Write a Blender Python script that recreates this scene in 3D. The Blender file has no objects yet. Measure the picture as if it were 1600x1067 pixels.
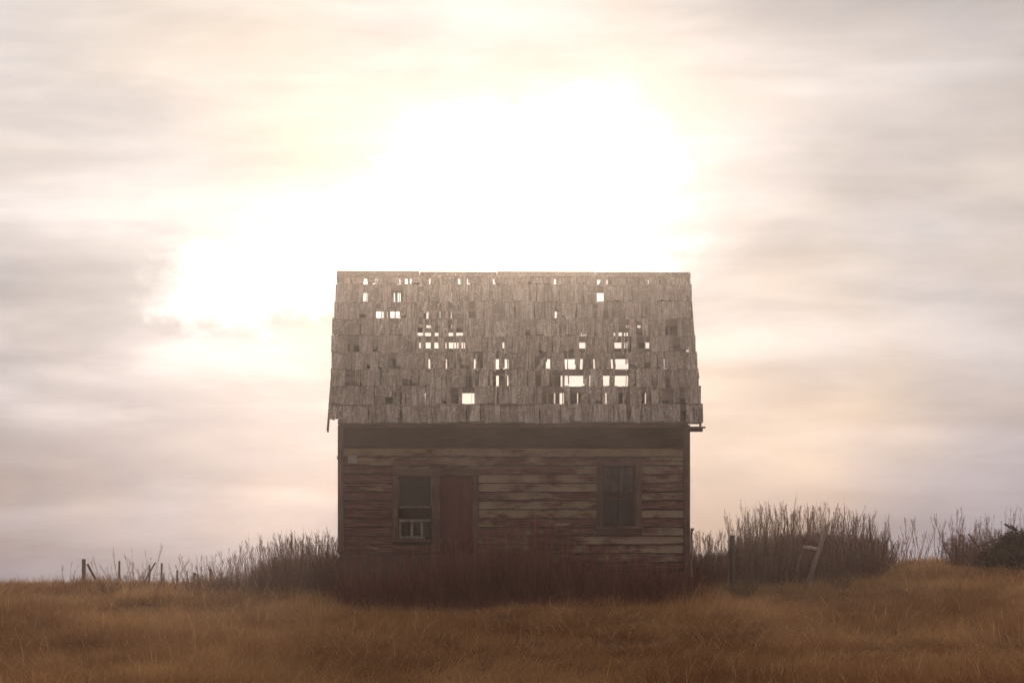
import bpy, math, random
import numpy as np
from mathutils import Vector, Matrix

random.seed(11)
rng = np.random.default_rng(11)
S = bpy.context.scene
COL = S.collection
rad = math.radians

# ------------------------------------------------------------------ camera, sky, sun, exposure
EYE = 1.4                      # lens height above the ground at the photographer
F = 3825.0                     # focal length in pixels of the 1600 px wide photograph
HZ = 900.0                     # eye level row of the photograph

cam_d = bpy.data.cameras.new('camera')
cam = bpy.data.objects.new('camera', cam_d)
COL.objects.link(cam)
cam.location = (0, 0, EYE)
cam.rotation_euler = (rad(90), 0, 0)
cam_d.sensor_width = 36.0
cam_d.lens = F / 1600 * 36
cam_d.shift_y = (HZ - 533.5) / 1600
cam_d.clip_start = 0.1
cam_d.clip_end = 3000
S.camera = cam

SUN_EL, SUN_AZ = rad(9.0), rad(-0.6)       # sun stands behind the cloud over the ridge
world = bpy.data.worlds.new('World')
S.world = world
world.use_nodes = True
WN, WL = world.node_tree.nodes, world.node_tree.links
WN.clear()


class G:
    """small helper for writing node graphs"""
    def __init__(self, tree):
        self.n, self.l = tree.nodes, tree.links

    def put(self, sock, v):
        if isinstance(v, bpy.types.NodeSocket):
            self.l.new(v, sock)
        elif v is not None:
            sock.default_value = v

    def math(self, op, a, b=None, c=None, clamp=False):
        n = self.n.new('ShaderNodeMath'); n.operation = op; n.use_clamp = clamp
        self.put(n.inputs[0], a); self.put(n.inputs[1], b); self.put(n.inputs[2], c)
        return n.outputs[0]

    def vmul(self, v, s):
        n = self.n.new('ShaderNodeVectorMath'); n.operation = 'MULTIPLY'
        self.put(n.inputs[0], v); n.inputs[1].default_value = s
        return n.outputs[0]

    def vadd(self, a, b):
        n = self.n.new('ShaderNodeVectorMath'); n.operation = 'ADD'
        self.put(n.inputs[0], a); self.put(n.inputs[1], b)
        return n.outputs[0]

    def noise(self, vec, scale, detail=3, rough=.55, dist=0.0):
        n = self.n.new('ShaderNodeTexNoise')
        self.put(n.inputs['Vector'], vec)
        n.inputs['Scale'].default_value = scale; n.inputs['Detail'].default_value = detail
        n.inputs['Roughness'].default_value = rough; n.inputs['Distortion'].default_value = dist
        return n.outputs['Fac']

    def ramp(self, v, lo, hi, a=0.0, b=1.0, smooth=True):
        n = self.n.new('ShaderNodeMapRange'); n.clamp = True
        n.interpolation_type = 'SMOOTHSTEP' if smooth else 'LINEAR'
        self.put(n.inputs['Value'], v)
        for k, x in (('From Min', lo), ('From Max', hi), ('To Min', a), ('To Max', b)):
            self.put(n.inputs[k], x)
        return n.outputs[0]

    def mix(self, f, a, b, mode='MIX'):
        n = self.n.new('ShaderNodeMix'); n.data_type = 'RGBA'; n.blend_type = mode
        n.clamp_result = False
        self.put(n.inputs[0], f)
        for s, v in ((n.inputs[6], a), (n.inputs[7], b)):
            if isinstance(v, (tuple, list)): v = (*v, 1.0) if len(v) == 3 else v
            self.put(s, v)
        return n.outputs[2]

    def attr(self, name, out='Fac'):
        n = self.n.new('ShaderNodeAttribute'); n.attribute_name = name
        return n.outputs[out]

    def coord(self, which='Object'):
        return self.n.new('ShaderNodeTexCoord').outputs[which]


def gauss(g, u, v, u0, v0, su, sv):
    a = g.math('MULTIPLY', g.math('SUBTRACT', u, u0), 1 / su)
    b = g.math('MULTIPLY', g.math('SUBTRACT', v, v0), 1 / sv)
    r = g.math('ADD', g.math('MULTIPLY', a, a), g.math('MULTIPLY', b, b))
    return g.math('EXPONENT', g.math('MULTIPLY', r, -0.5))


def build_sky():
    g = G(world.node_tree)
    d = g.coord('Generated')
    sep = WN.new('ShaderNodeSeparateXYZ'); WL.new(d, sep.inputs[0])
    az = g.math('ARCTAN2', sep.outputs[0], sep.outputs[1])
    el = g.math('ARCSINE', sep.outputs[2])
    # drifting cloud fields, stretched level; a second one warps the edges of the bright gap
    warp1 = g.math('SUBTRACT', g.noise(g.vmul(d, (1, 1, 1.7)), 15, 6, .62), .5)
    warp2 = g.math('SUBTRACT', g.noise(g.vadd(g.vmul(d, (1, 1, 1.6)), (5.3, 2.1, 7.7)), 15, 6, .62), .5)
    u = g.math('ADD', az, g.math('MULTIPLY', warp1, .105))
    v = g.math('ADD', el, g.math('MULTIPLY', warp2, .068))
    streak = g.noise(g.vadd(g.vmul(d, (1, 1, 3.4)), (1.7, .4, 3.1)), 6.5, 6, .5, .25)
    fine = g.noise(g.vadd(g.vmul(d, (1, 1, 3.6)), (8.7, 3.4, 1.1)), 15.0, 5, .5, .3)
    broad = g.noise(g.vadd(g.vmul(d, (1, 1, 1.8)), (3.7, 9.4, .6)), 5.0, 3, .5, .2)

    core = g.math('MAXIMUM', gauss(g, u, v, .010, .164, .045, .028),
                  g.math('MAXIMUM', g.math('MULTIPLY', gauss(g, u, v, -.080, .119, .050, .014), .90), g.math('MAXIMUM', gauss(g, u, v, -.035, .132, .045, .019), gauss(g, u, v, .014, .132, .045, .022))))
    halo = gauss(g, az, el, -.02, .165, .120, .062)
    wide = gauss(g, az, el, -.13, .215, .26, .115)
    # cloud thickness modulates how much of the glow comes through; the deck is banded low down, smooth higher up
    band = g.ramp(el, .06, .19, 1.0, .32)
    t = g.math('ADD', g.math('MULTIPLY', streak, .6), g.math('MULTIPLY', fine, .4))
    thin = g.math('ADD', 1.0, g.math('MULTIPLY', band, g.ramp(t, .38, .62, -.75, .60)))
    bands = g.noise(g.vadd(g.vmul(d, (1, 1, 8.5)), (4.1, 6.6, 2.3)), 5.5, 5, .5, .2)
    thin = g.math('MULTIPLY', thin, g.math('ADD', 1.0, g.math('MULTIPLY', band, g.ramp(bands, .38, .62, -.38, .42))))
    thinb = g.ramp(broad, .33, .67, .78, 1.15)

    base = g.mix(g.ramp(el, 0.0, .14), (.255, .248, .318), (.455, .430, .465))
    tb = g.ramp(g.math('ADD', g.math('MULTIPLY', streak, .5), g.math('MULTIPLY', broad, .5)), .38, .62, .80, 1.14)
    base = g.mix(1.0, base, tb, 'MULTIPLY')
    base = g.mix(1.0, base, g.ramp(bands, .36, .64, .93, 1.07), 'MULTIPLY')

    def add(col, f, c):
        return g.mix(1.0, col, g.mix(1.0, f, c, 'MULTIPLY'), 'ADD')
    w = g.math('MULTIPLY', g.math('MULTIPLY', wide, thinb), thin)
    h = g.math('MULTIPLY', halo, thin)
    c = g.math('ADD', g.math('MULTIPLY', g.ramp(core, .34, .90), .85), g.math('MULTIPLY', core, .22))
    col = add(base, w, (.290, .256, .208))
    col = add(col, h, (.030, .026, .015))
    col = add(col, c, (1.0, .97, .88))

    sky = WN.new('ShaderNodeTexSky'); sky.sky_type = 'NISHITA'; sky.sun_disc = False
    sky.sun_elevation = SUN_EL; sky.sun_rotation = SUN_AZ
    sky.air_density = 1.0; sky.dust_density = 2.0
    nis = g.mix(1.0, sky.outputs[0], (.10, .10, .10), 'MULTIPLY')
    cov = g.ramp(broad, .30, .55, .93, .985)           # nearly closed cloud deck over the clear sky
    out = g.mix(cov, nis, col)
    bg = WN.new('ShaderNodeBackground'); bg.inputs[1].default_value = 1.0
    WL.new(out, bg.inputs[0])
    o = WN.new('ShaderNodeOutputWorld'); WL.new(bg.outputs[0], o.inputs[0])


build_sky()

sun_d = bpy.data.lights.new('sun', 'SUN')
sun_d.energy = 1.25
sun_d.angle = rad(10)
sun_d.color = (1.0, .90, .75)
sun = bpy.data.objects.new('sun', sun_d)
COL.objects.link(sun)
sd = Vector((math.sin(SUN_AZ) * math.cos(SUN_EL), math.cos(SUN_AZ) * math.cos(SUN_EL), math.sin(SUN_EL)))
sun.rotation_euler = sd.to_track_quat('Z', 'Y').to_euler()
sun.location = sd * 200

vs = S.view_settings
vs.view_transform = 'Standard'; vs.look = 'None'; vs.exposure = 0.0; vs.gamma = 1.0
vs.use_curve_mapping = False
S.render.engine = 'CYCLES'
S.cycles.use_denoising = True
S.cycles.denoiser = 'OPENIMAGEDENOISE'
S.cycles.denoising_input_passes = 'RGB_ALBEDO_NORMAL'
S.cycles.denoising_prefilter = 'ACCURATE'
S.cycles.max_bounces = 6
S.cycles.volume_bounces = 1
S.cycles.transparent_max_bounces = 8


# ------------------------------------------------------------------ helpers
def X(px, Y): return (px - 800.0) / F * Y
def Z(py, Y): return EYE + (HZ - py) / F * Y


def tag(o, label=None, cat=None, group=None, kind=None):
    if label: o['label'] = label
    if cat: o['category'] = cat
    if group: o['group'] = group
    if kind: o['kind'] = kind
    return o


def link(name, me, mat=None, parent=None):
    o = bpy.data.objects.new(name, me)
    COL.objects.link(o)
    if mat is not None and me is not None: me.materials.append(mat)
    if parent is not None: o.parent = parent
    return o


def empty(name, loc):
    o = bpy.data.objects.new(name, None); COL.objects.link(o); o.location = loc
    o.empty_display_size = .2
    return o


class MB:
    """collects faces, becomes one mesh; every vertex carries a random value 'rnd'"""
    def __init__(self): self.v, self.f, self.r = [], [], []

    def hexa(self, p, r=None):
        """p: 8 points, bottom ring 0-3 then top ring 4-7"""
        b = len(self.v); self.v += [tuple(q) for q in p]
        self.r += [random.random() if r is None else r] * 8
        for f in ((0, 3, 2, 1), (4, 5, 6, 7), (0, 1, 5, 4), (1, 2, 6, 5), (2, 3, 7, 6), (3, 0, 4, 7)):
            self.f.append(tuple(b + i for i in f))
        return self

    def box(self, x0, x1, y0, y1, z0, z1, r=None):
        return self.hexa([(x0, y0, z0), (x1, y0, z0), (x1, y1, z0), (x0, y1, z0),
                          (x0, y0, z1), (x1, y0, z1), (x1, y1, z1), (x0, y1, z1)], r)

    def bar(self, a, b, ra, rb=None, n=7, rough=0.0, segs=1, r=None):
        """a rough round bar from a to b"""
        a, b = Vector(a), Vector(b); rb = ra if rb is None else rb
        d = (b - a).normalized(); s = d.orthogonal().normalized(); t = d.cross(s)
        base = len(self.v); r = random.random() if r is None else r
        for k in range(segs + 1):
            f = k / segs; c = a.lerp(b, f); q = ra + (rb - ra) * f
            if 0 < k < segs: c = c + (s * random.uniform(-1, 1) + t * random.uniform(-1, 1)) * q * rough
            for i in range(n):
                an = 2 * math.pi * i / n; w = q * (1 + rough * random.uniform(-.5, .5))
                self.v.append(tuple(c + (s * math.cos(an) + t * math.sin(an)) * w)); self.r.append(r)
        for k in range(segs):
            for i in range(n):
                j = (i + 1) % n; o = base + k * n
                self.f.append((o + i, o + j, o + n + j, o + n + i))
        self.f.append(tuple(base + i for i in range(n))[::-1])
        self.f.append(tuple(base + segs * n + i for i in range(n)))
        return self

    def mesh(self, name):
        me = bpy.data.meshes.new(name); me.from_pydata(self.v, [], self.f)
        a = me.attributes.new('rnd', 'FLOAT', 'POINT'); a.data.foreach_set('value', self.r)
        me.update()
        return me

    def build(self, name, mat, parent=None, matrix=None):
        o = link(name, self.mesh(name), mat, parent)
        if matrix is not None: o.matrix_world = matrix
        return o


def np_mesh(name, verts, faces, attrs=None):
    """faces: (n,3) or (n,4) int array"""
    me = bpy.data.meshes.new(name)
    k = faces.shape[1]
    me.vertices.add(len(verts)); me.vertices.foreach_set('co', np.ascontiguousarray(verts, np.float32).ravel())
    me.loops.add(faces.size); me.loops.foreach_set('vertex_index', np.ascontiguousarray(faces, np.int32).ravel())
    me.polygons.add(len(faces)); me.polygons.foreach_set('loop_start', np.arange(0, faces.size, k, dtype=np.int32))
    me.update(calc_edges=True)
    for n_, val in (attrs or {}).items():
        a = me.attributes.new(n_, 'FLOAT', 'POINT'); a.data.foreach_set('value', np.ascontiguousarray(val, np.float32))
    me.validate()
    return me


def mat_new(name):
    m = bpy.data.materials.new(name); m.use_nodes = True
    m.node_tree.nodes.clear()
    g = G(m.node_tree)
    out = g.n.new('ShaderNodeOutputMaterial')
    return m, g, out


def principled(g, out, col, rough=.85, bump=None, bstr=.3, bdist=.01, spec=.25):
    p = g.n.new('ShaderNodeBsdfPrincipled')
    if isinstance(col, tuple): col = (*col, 1.0)
    g.put(p.inputs['Base Color'], col); g.put(p.inputs['Roughness'], rough)
    p.inputs['Specular IOR Level'].default_value = spec
    if bump is not None:
        b = g.n.new('ShaderNodeBump'); b.inputs['Strength'].default_value = bstr; b.inputs['Distance'].default_value = bdist
        g.put(b.inputs['Height'], bump); g.l.new(b.outputs[0], p.inputs['Normal'])
    g.l.new(p.outputs[0], out.inputs['Surface'])
    return p


# ------------------------------------------------------------------ materials
def m_shingle():
    m, g, o = mat_new('weathered_shingle')
    r = g.attr('rnd'); c = g.coord('Object')
    off = g.n.new('ShaderNodeCombineXYZ'); g.put(off.inputs[0], g.math('MULTIPLY', r, 37.0)); g.put(off.inputs[1], g.math('MULTIPLY', r, 91.0))
    q = g.vadd(c, off.outputs[0])
    grain = g.noise(g.vmul(q, (42, 1.6, 42)), 1.0, 4, .6)
    coarse = g.noise(g.vmul(q, (14, 1.2, 14)), 1.0, 3, .5)
    lich = g.noise(c, 26.0, 4, .65)
    lich2 = g.noise(c, 4.0, 3, .5)
    col = g.mix(g.ramp(r, 0, 1, smooth=False), (.235, .170, .135), (.425, .330, .272))
    col = g.mix(g.ramp(grain, .40, .62), g.mix(1.0, col, (.50, .46, .44), 'MULTIPLY'), col)
    col = g.mix(g.math('MULTIPLY', g.ramp(coarse, .52, .70), .6), col, (.105, .072, .056))
    lf = g.math('MULTIPLY', g.ramp(lich, .53, .66), g.ramp(lich2, .36, .60, .12, .95))
    col = g.mix(lf, col, (.54, .49, .38))
    principled(g, o, col, .92, g.math('ADD', grain, g.math('MULTIPLY', lich, .6)), .6, .012, .15)
    return m


def m_wood(name, dark, light, scale=(3, 50, 50), bump=.4):
    """bare weathered board; grain runs along the first axis of scale that is smallest"""
    m, g, o = mat_new(name)
    r = g.attr('rnd'); c = g.coord('Object')
    off = g.n.new('ShaderNodeCombineXYZ')
    for k in range(3): g.put(off.inputs[k], g.math('MULTIPLY', r, 31.0 + 17 * k))
    q = g.vadd(c, off.outputs[0])
    grain = g.noise(g.vmul(q, scale), 1.0, 4, .6)
    blot = g.noise(q, 2.6, 3, .55)
    col = g.mix(g.ramp(g.math('ADD', g.math('MULTIPLY', grain, .6), g.math('MULTIPLY', blot, .4)), .36, .64), dark, light)
    col = g.mix(1.0, col, g.ramp(r, 0, 1, .8, 1.15, False), 'MULTIPLY')
    principled(g, o, col, .88, grain, bump, .008, .2)
    return m


def m_siding():
    m, g, o = mat_new('peeling_siding')
    r = g.attr('rnd'); c = g.coord('Object')
    off = g.n.new('ShaderNodeCombineXYZ'); g.put(off.inputs[0], g.math('MULTIPLY', r, 53.0)); g.put(off.inputs[2], g.math('MULTIPLY', r, 29.0))
    q = g.vadd(c, off.outputs[0])
    grain = g.noise(g.vmul(q, (3, 10, 60)), 1.0, 4, .6)
    patch = g.noise(g.vmul(q, (1.5, 2, 4.0)), 1.0, 5, .66, .1)
    area = g.noise(g.vmul(c, (.55, 1, .9)), 1.0, 2, .5)
    keep = g.attr('paint')
    # how much of the old cream paint is left: board by board, patch by patch
    f = g.math('ADD', g.math('MULTIPLY', patch, 1.0), g.math('ADD', g.math('MULTIPLY', keep, .42), g.math('MULTIPLY', area, .25)))
    f = g.math('ADD', f, g.math('MULTIPLY', g.math('SUBTRACT', grain, .5), .35))
    pm = g.ramp(f, .74, .98)
    bare = g.mix(g.ramp(grain, .38, .62), (.074, .028, .025), (.200, .086, .068))
    paint = g.mix(g.noise(q, 9, 3, .6), (.39, .29, .175), (.26, .17, .108))
    col = g.mix(g.math('MULTIPLY', pm, .82), bare, paint)
    principled(g, o, col, .82, g.math('ADD', grain, g.math('MULTIPLY', pm, .5)), .5, .006, .22)
    return m


def m_plain(name, col, rough=.85, var=.25, scale=14):
    m, g, o = mat_new(name)
    n = g.noise(g.coord('Object'), scale, 4, .6)
    c = g.mix(n, tuple(x * (1 - var) for x in col), tuple(min(1, x * (1 + var)) for x in col))
    principled(g, o, c, rough, n, .3, .01, .2)
    return m


def m_glass():
    m, g, o = mat_new('dusty_glass')
    gl = g.n.new('ShaderNodeBsdfGlossy'); gl.inputs['Roughness'].default_value = .06
    gl.inputs['Color'].default_value = (.46, .40, .38, 1)
    tr = g.n.new('ShaderNodeBsdfTransparent'); tr.inputs['Color'].default_value = (.72, .70, .70, 1)
    fr = g.n.new('ShaderNodeFresnel'); fr.inputs['IOR'].default_value = 1.55
    mx = g.n.new('ShaderNodeMixShader'); g.l.new(fr.outputs[0], mx.inputs[0]); g.l.new(tr.outputs[0], mx.inputs[1]); g.l.new(gl.outputs[0], mx.inputs[2])
    df = g.n.new('ShaderNodeBsdfDiffuse'); df.inputs['Color'].default_value = (.100, .066, .052, 1)
    d = g.noise(g.coord('Object'), 3.0, 4, .6)
    m2 = g.n.new('ShaderNodeMixShader'); g.put(m2.inputs[0], g.ramp(d,   .35, .7, .06, .30)); g.l.new(mx.outputs[0], m2.inputs[1]); g.l.new(df.outputs[0], m2.inputs[2])
    g.l.new(m2.outputs[0], o.inputs['Surface'])
    return m


def m_blade(name, cols, trans=.35):
    """dry blades and stalks: colour by the attributes rnd (each blade) and patch (where it grows)"""
    m, g, o = mat_new(name)
    r, p = g.attr('rnd'), g.attr('patch')
    a = g.mix(r, cols[0], cols[1]); b = g.mix(r, cols[2], cols[3])
    col = g.mix(p, a, b)
    df = g.n.new('ShaderNodeBsdfDiffuse'); g.l.new(col, df.inputs[0])
    tl = g.n.new('ShaderNodeBsdfTranslucent'); g.l.new(col, tl.inputs[0])
    mx = g.n.new('ShaderNodeMixShader'); mx.inputs[0].default_value = trans
    g.l.new(df.outputs[0], mx.inputs[1]); g.l.new(tl.outputs[0], mx.inputs[2]); g.l.new(mx.outputs[0], o.inputs['Surface'])
    return m


def m_ground():
    m, g, o = mat_new('dry_soil_and_thatch')
    c = g.coord('Object')
    a = g.noise(c, .55, 4, .6); b = g.noise(g.vmul(c, (1, 1, 1)), 9, 4, .7); d = g.noise(c, 45, 3, .6)
    col = g.mix(g.ramp(a, .35, .65), (.170, .082, .033), (.260, .135, .058))
    col = g.mix(g.ramp(b, .4, .65), col, (.110, .052, .026))
    principled(g, o, col, .95, g.math('ADD', b, d), .8, .05, .1)
    return m


M_SH = m_shingle()
M_SIDE = m_siding()
M_LATH = m_wood('lath_wood', (.085, .056, .045), (.17, .122, .10))
M_BARE = m_wood('bare_board', (.090, .046, .038), (.185, .105, .083))
M_BAREV = m_wood('bare_upright_board', (.090, .046, .038), (.185, .105, .083), (50, 50, 3))
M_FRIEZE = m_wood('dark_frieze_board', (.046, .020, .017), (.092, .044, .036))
M_DOOR = m_wood('red_brown_door_board', (.100, .027, .027), (.160, .048, .044), (60, 60, 2.5))
M_SASH = m_wood('pale_sash_wood', (.17, .125, .10), (.30, .235, .19), (12, 30, 12), .2)
M_PLATE = m_plain('pale_plate', (.30, .24, .21))
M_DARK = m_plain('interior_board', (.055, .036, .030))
M_FOUND = m_plain('rough_foundation', (.14, .080, .060), .95, .35, 6)
M_GLASS = m_glass()
M_UNDER = m_wood('shade_dark_shingle_underside', (.038, .023, .019), (.075, .046, .037))  # attic shade put into the colour of the far-slope shingles
M_POSTD = m_wood('dark_post_wood', (.045, .024, .018), (.110, .064, .046), (40, 40, 3))
M_POST = m_wood('grey_post_wood', (.20, .125, .092), (.42, .285, .210), (40, 40, 3))
M_GRASS = m_blade('dry_grass', ((.41, .195, .071), (.70, .41, .172), (.165, .064, .025), (.39, .176, .066)))
M_WEED = m_blade('dead_weed', ((.150, .050, .039), (.310, .122, .086), (.100, .035, .030), (.230, .085, .065)), .06)
M_SHRUB = m_blade('bare_twig', ((.075, .032, .026), (.150, .072, .056), (.060, .026, .022), (.115, .055, .043)), .1)
M_HEAP = m_blade('rotten_brush', ((.018, .009, .007), (.050, .026, .020), (.018, .009, .007), (.040, .021, .016)), .05)
M_GROUND = m_ground()


# ------------------------------------------------------------------ ground
KY = np.array([-60, 0, 14, 20, 26, 32, 38, 45, 50, 55, 60, 68, 80, 105, 140, 190.0])
KZ = np.array([-1.45, -1.40, -1.36, -1.33, -1.24, -1.02, -.76, -.52, -.38, -.31, -.36, -.62, -1.2, -2.8, -5.0, -6.5])


def sstep(a, b, x):
    t = np.clip((x - a) / (b - a), 0, 1); return t * t * (3 - 2 * t)


def hash_noise(x, y, s, seed=0):
    """smooth value noise on numpy arrays"""
    x = np.asarray(x, float) * s; y = np.asarray(y, float) * s
    xi, yi = np.floor(x), np.floor(y); fx, fy = x - xi, y - yi
    fx = fx * fx * (3 - 2 * fx); fy = fy * fy * (3 - 2 * fy)
    def h(a, b):
        v = np.sin(a * 127.1 + b * 311.7 + seed * 74.7) * 43758.5453
        return v - np.floor(v)
    return (h(xi, yi) * (1 - fx) + h(xi + 1, yi) * fx) * (1 - fy) + (h(xi, yi + 1) * (1 - fx) + h(xi + 1, yi + 1) * fx) * fy


def ground_z(x, y):
    x = np.asarray(x, float); y = np.asarray(y, float)
    # gentle profile up to a crest just behind the house (smoothed by averaging)
    z = sum(np.interp(y + d, KY, KZ) for d in (-3, -1.5, 0, 1.5, 3)) / 5
    z = z + .50 * sstep(0.0, 10.5, x) * sstep(33, 50, y) * (1 - sstep(75, 130, y))
    z = z + .08 * sstep(-2, -9, -x) * 0
    z = z - .07 * sstep(-4.5, -1.0, x) * (1 - sstep(-1.0, 2.5, x)) * sstep(36, 43, y) * (1 - sstep(46, 50, y))
    near = 1 - sstep(70, 120, y)
    z = z + (hash_noise(x, y, .35, 1) - .5) * .16 * near + (hash_noise(x, y, 1.1, 2) - .5) * .09 * near
    return z + EYE


def build_ground():
    ys = np.concatenate([np.linspace(-60, 10, 15), np.linspace(12, 66, 190), np.linspace(68, 118, 26)])
    xs = np.concatenate([np.linspace(-110, -22, 24), np.linspace(-21, 21, 170), np.linspace(22, 110, 24)])
    XX, YY = np.meshgrid(xs, ys)
    V = np.stack([XX, YY, ground_z(XX, YY)], -1).reshape(-1, 3)
    nx, ny = len(xs), len(ys)
    i = (np.arange(ny - 1)[:, None] * nx + np.arange(nx - 1)[None]).ravel()
    Fc = np.stack([i, i + 1, i + nx + 1, i + nx], 1)
    me = np_mesh('ground', V, Fc)
    me.polygons.foreach_set('use_smooth', np.ones(len(Fc), bool))
    o = link('ground', me, M_GROUND)
    tag(o, kind='structure')


build_ground()

# ------------------------------------------------------------------ house
YW = 45.0                               # front wall plane
YE, YR = 44.6, 47.6                     # front eave, ridge
ZR = Z(424, YR) - .03
ZE = Z(663, YE)
RUN, RISE = YR - YE, ZR - ZE
SL = math.hypot(RUN, RISE)
CA, SA = RUN / SL, RISE / SL
YB = YW + 2 * (YR - YW)                 # back wall plane
XL, XR = X(528, YW), X(1078, YW)

house = empty('farmhouse', (0.03, YW, float(ground_z(0, YW))))
tag(house, 'small abandoned wooden house with gappy shingle roof and peeling board siding', 'house')
bpy.context.view_layer.update()
HINV = house.matrix_world.inverted()


def part(o, parent):
    """parent keeping world placement (all parents here are unrotated)"""
    o.parent = parent
    bpy.context.view_layer.update() if False else None
    return o


FRAME_F = Matrix(((1, 0, 0, 0), (0, -CA, -SA, YR), (0, -SA, CA, ZR), (0, 0, 0, 1)))   # u, s (down the slope), w (outward)
FRAME_B = Matrix(((1, 0, 0, 0), (0, CA, SA, YR), (0, -SA, CA, ZR), (0, 0, 0, 1)))


def place(o, parent, parent_mat, world_mat):
    o.parent = parent
    o.matrix_parent_inverse = Matrix.Identity(4)
    o.matrix_basis = parent_mat.inverted() @ world_mat
    return o


HM = Matrix.Translation(house.location)
ID = Matrix.Identity(4)


def on_front(px, py):
    """where the sight line through a photograph pixel meets the front slope -> (u, s)"""
    k = (HZ - py) / F
    # EYE + k*y = ZR - (YR-y)*RISE/RUN
    m = RISE / RUN
    y = (ZR - EYE - YR * m) / (k - m)
    return (px - 800) / F * y, (YR - y) / CA


def on_back(px, py):
    k = (HZ - py) / F; m = RISE / RUN
    y = (ZR - EYE + YR * m) / (k + m)
    return (px - 800) / F * y, (y - YR) / CA


# --- roof frame (rafters and ridge beam) is the roof part; shingles, laths and boards are its pieces
rb = MB()
RAFT = [-3.0, -2.42, -1.93, -1.28, -.66, -.02, .60, 1.50, 2.36, 2.98]
for x in RAFT:
    for sgn in (1, -1):
        pts = []
        for s, w in ((0.02, -.03), (SL - .06, -.03), (SL - .06, -.14), (0.02, -.14)):
            for dx in (-.022, .022):
                y = YR - sgn * (s * CA) - sgn * w * SA; z = ZR - s * SA + w * CA
                pts.append((x + dx, y, z))
        p = [pts[0], pts[1], pts[3], pts[2], pts[6], pts[7], pts[5], pts[4]]
        rb.hexa(p)
rb.box(XL + .1, XR - .1, YR - .02, YR + .02, ZR - .115, ZR - .045)
roof = rb.build('roof', M_LATH)
place(roof, house, HM, ID)
ROOFM = ID

B = [447, 474, 500, 527, 553, 579, 606, 634, 662]          # butt lines of the nine courses
TOPS = [432] + B[:-1]
LEFT = [526, 524, 522, 519, 517.5, 518, 516.5, 515, 513]
RIGHT = [1078.5, 1081, 1080, 1083.5, 1087, 1089.5, 1091.5, 1095.5, 1098.5]

# openings in the front slope: course, x0, x1, sky(1)/dark(0)
HOLES = [
    (0, 557, 558.6, 1), (0, 570.5, 572.6, 1), (0, 584.6, 586, 1), (0, 589, 590, 1), (0, 623.6, 625, 1), (0, 632.6, 636.6, 1), (0, 640.5, 642, 1),
    (0, 671, 673, 1), (0, 716, 718, 1), (0, 729, 731, 1), (0, 770, 771.5, 1), (0, 866, 867.3, 1), (0, 880, 881.5, 1), (0, 933, 938.5, 1), (0, 948, 950, 1), (0, 1012, 1013, 1),
    (1, 569, 570.2, 1), (1, 572, 573.2, 1), (1, 611, 629, 0), (1, 705.8, 706.4, 1), (1, 932.5, 943, 1),
    (2, 588, 598, 1), (2, 604.5, 625, 1), (2, 669.2, 670, 1), (2, 681, 690, 0), (2, 700, 707, 0), (2, 733, 742, 0),
    (2, 868, 869.5, 1), (2, 888, 889, 1), (2, 803, 805.5, 0), (2, 926, 935, 0), (2, 944, 950, 0),
    (3, 649.5, 651, 1), (3, 653.5, 660, 1), (3, 664, 673, 1), (3, 679, 683.5, 1), (3, 699.5, 709, 1), (3, 713.8, 724.5, 1),
    (3, 963.5, 983, 0), (3, 993, 1003, 0), (3, 1040, 1059, 0),
    (4, 655, 657, 1), (4, 665, 673, 1), (4, 679, 684, 1), (4, 693, 708.5, 1), (4, 710, 712, 1), (4, 713.7, 716, 1), (4, 721, 722.3, 1), (4, 724, 725.6, 1),
    (4, 785.2, 787.8, 1), (4, 543, 561, 0), (4, 853, 854.3, 1), (4, 905, 914.5, 1), (4, 915.7, 919, 1), (4, 926, 932, 0), (4, 959.5, 970.5, 1), (4, 972, 987, 0), (4, 995, 1015, 0), (4, 1051.5, 1063, 0),
    (5, 669.4, 671.2, 1), (5, 697.5, 699.5, 1), (5, 740, 754, 0), (5, 774.5, 779.3, 1), (5, 788.7, 791.3, 1), (5, 793, 794, 1),
    (5, 835, 862, 0), (5, 881.5, 886.5, 1), (5, 888, 900.5, 1), (5, 907.5, 911, 1), (5, 927, 928.3, 1), (5, 953.7, 959, 1), (5, 960.5, 980.5, 1), (5, 999, 1000.3, 0), (5, 1036.5, 1039, 1),
    (6, 539, 558, 0), (6, 593.5, 597, 0), (6, 742, 749, 0), (6, 769.5, 789, 0), (6, 793, 794, 1), (6, 836, 846.5, 0), (6, 859, 880, 0), (6, 883.3, 887, 1), (6, 888.7, 911.8, 1),
    (6, 921.5, 923, 1), (6, 942, 953, 1), (6, 961.5, 978.5, 1), (6, 979.7, 983, 1), (6, 1038.5, 1048, 0),
    (7, 663.5, 666, 1), (7, 722.5, 737, 1), (7, 737.6, 741, 1), (7, 855, 881.5, 0), (7, 890, 909, 0), (7, 946, 947.2, 1), (7, 964.5, 973, 0), (7, 975, 984, 0), (7, 1003.5, 1010, 0), (7, 1034, 1053, 0), (7, 1062, 1069.5, 0),
    (8, 625, 628.6, 0), (8, 978, 988, 0), (8, 1063, 1071.5, 0),
]
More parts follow.
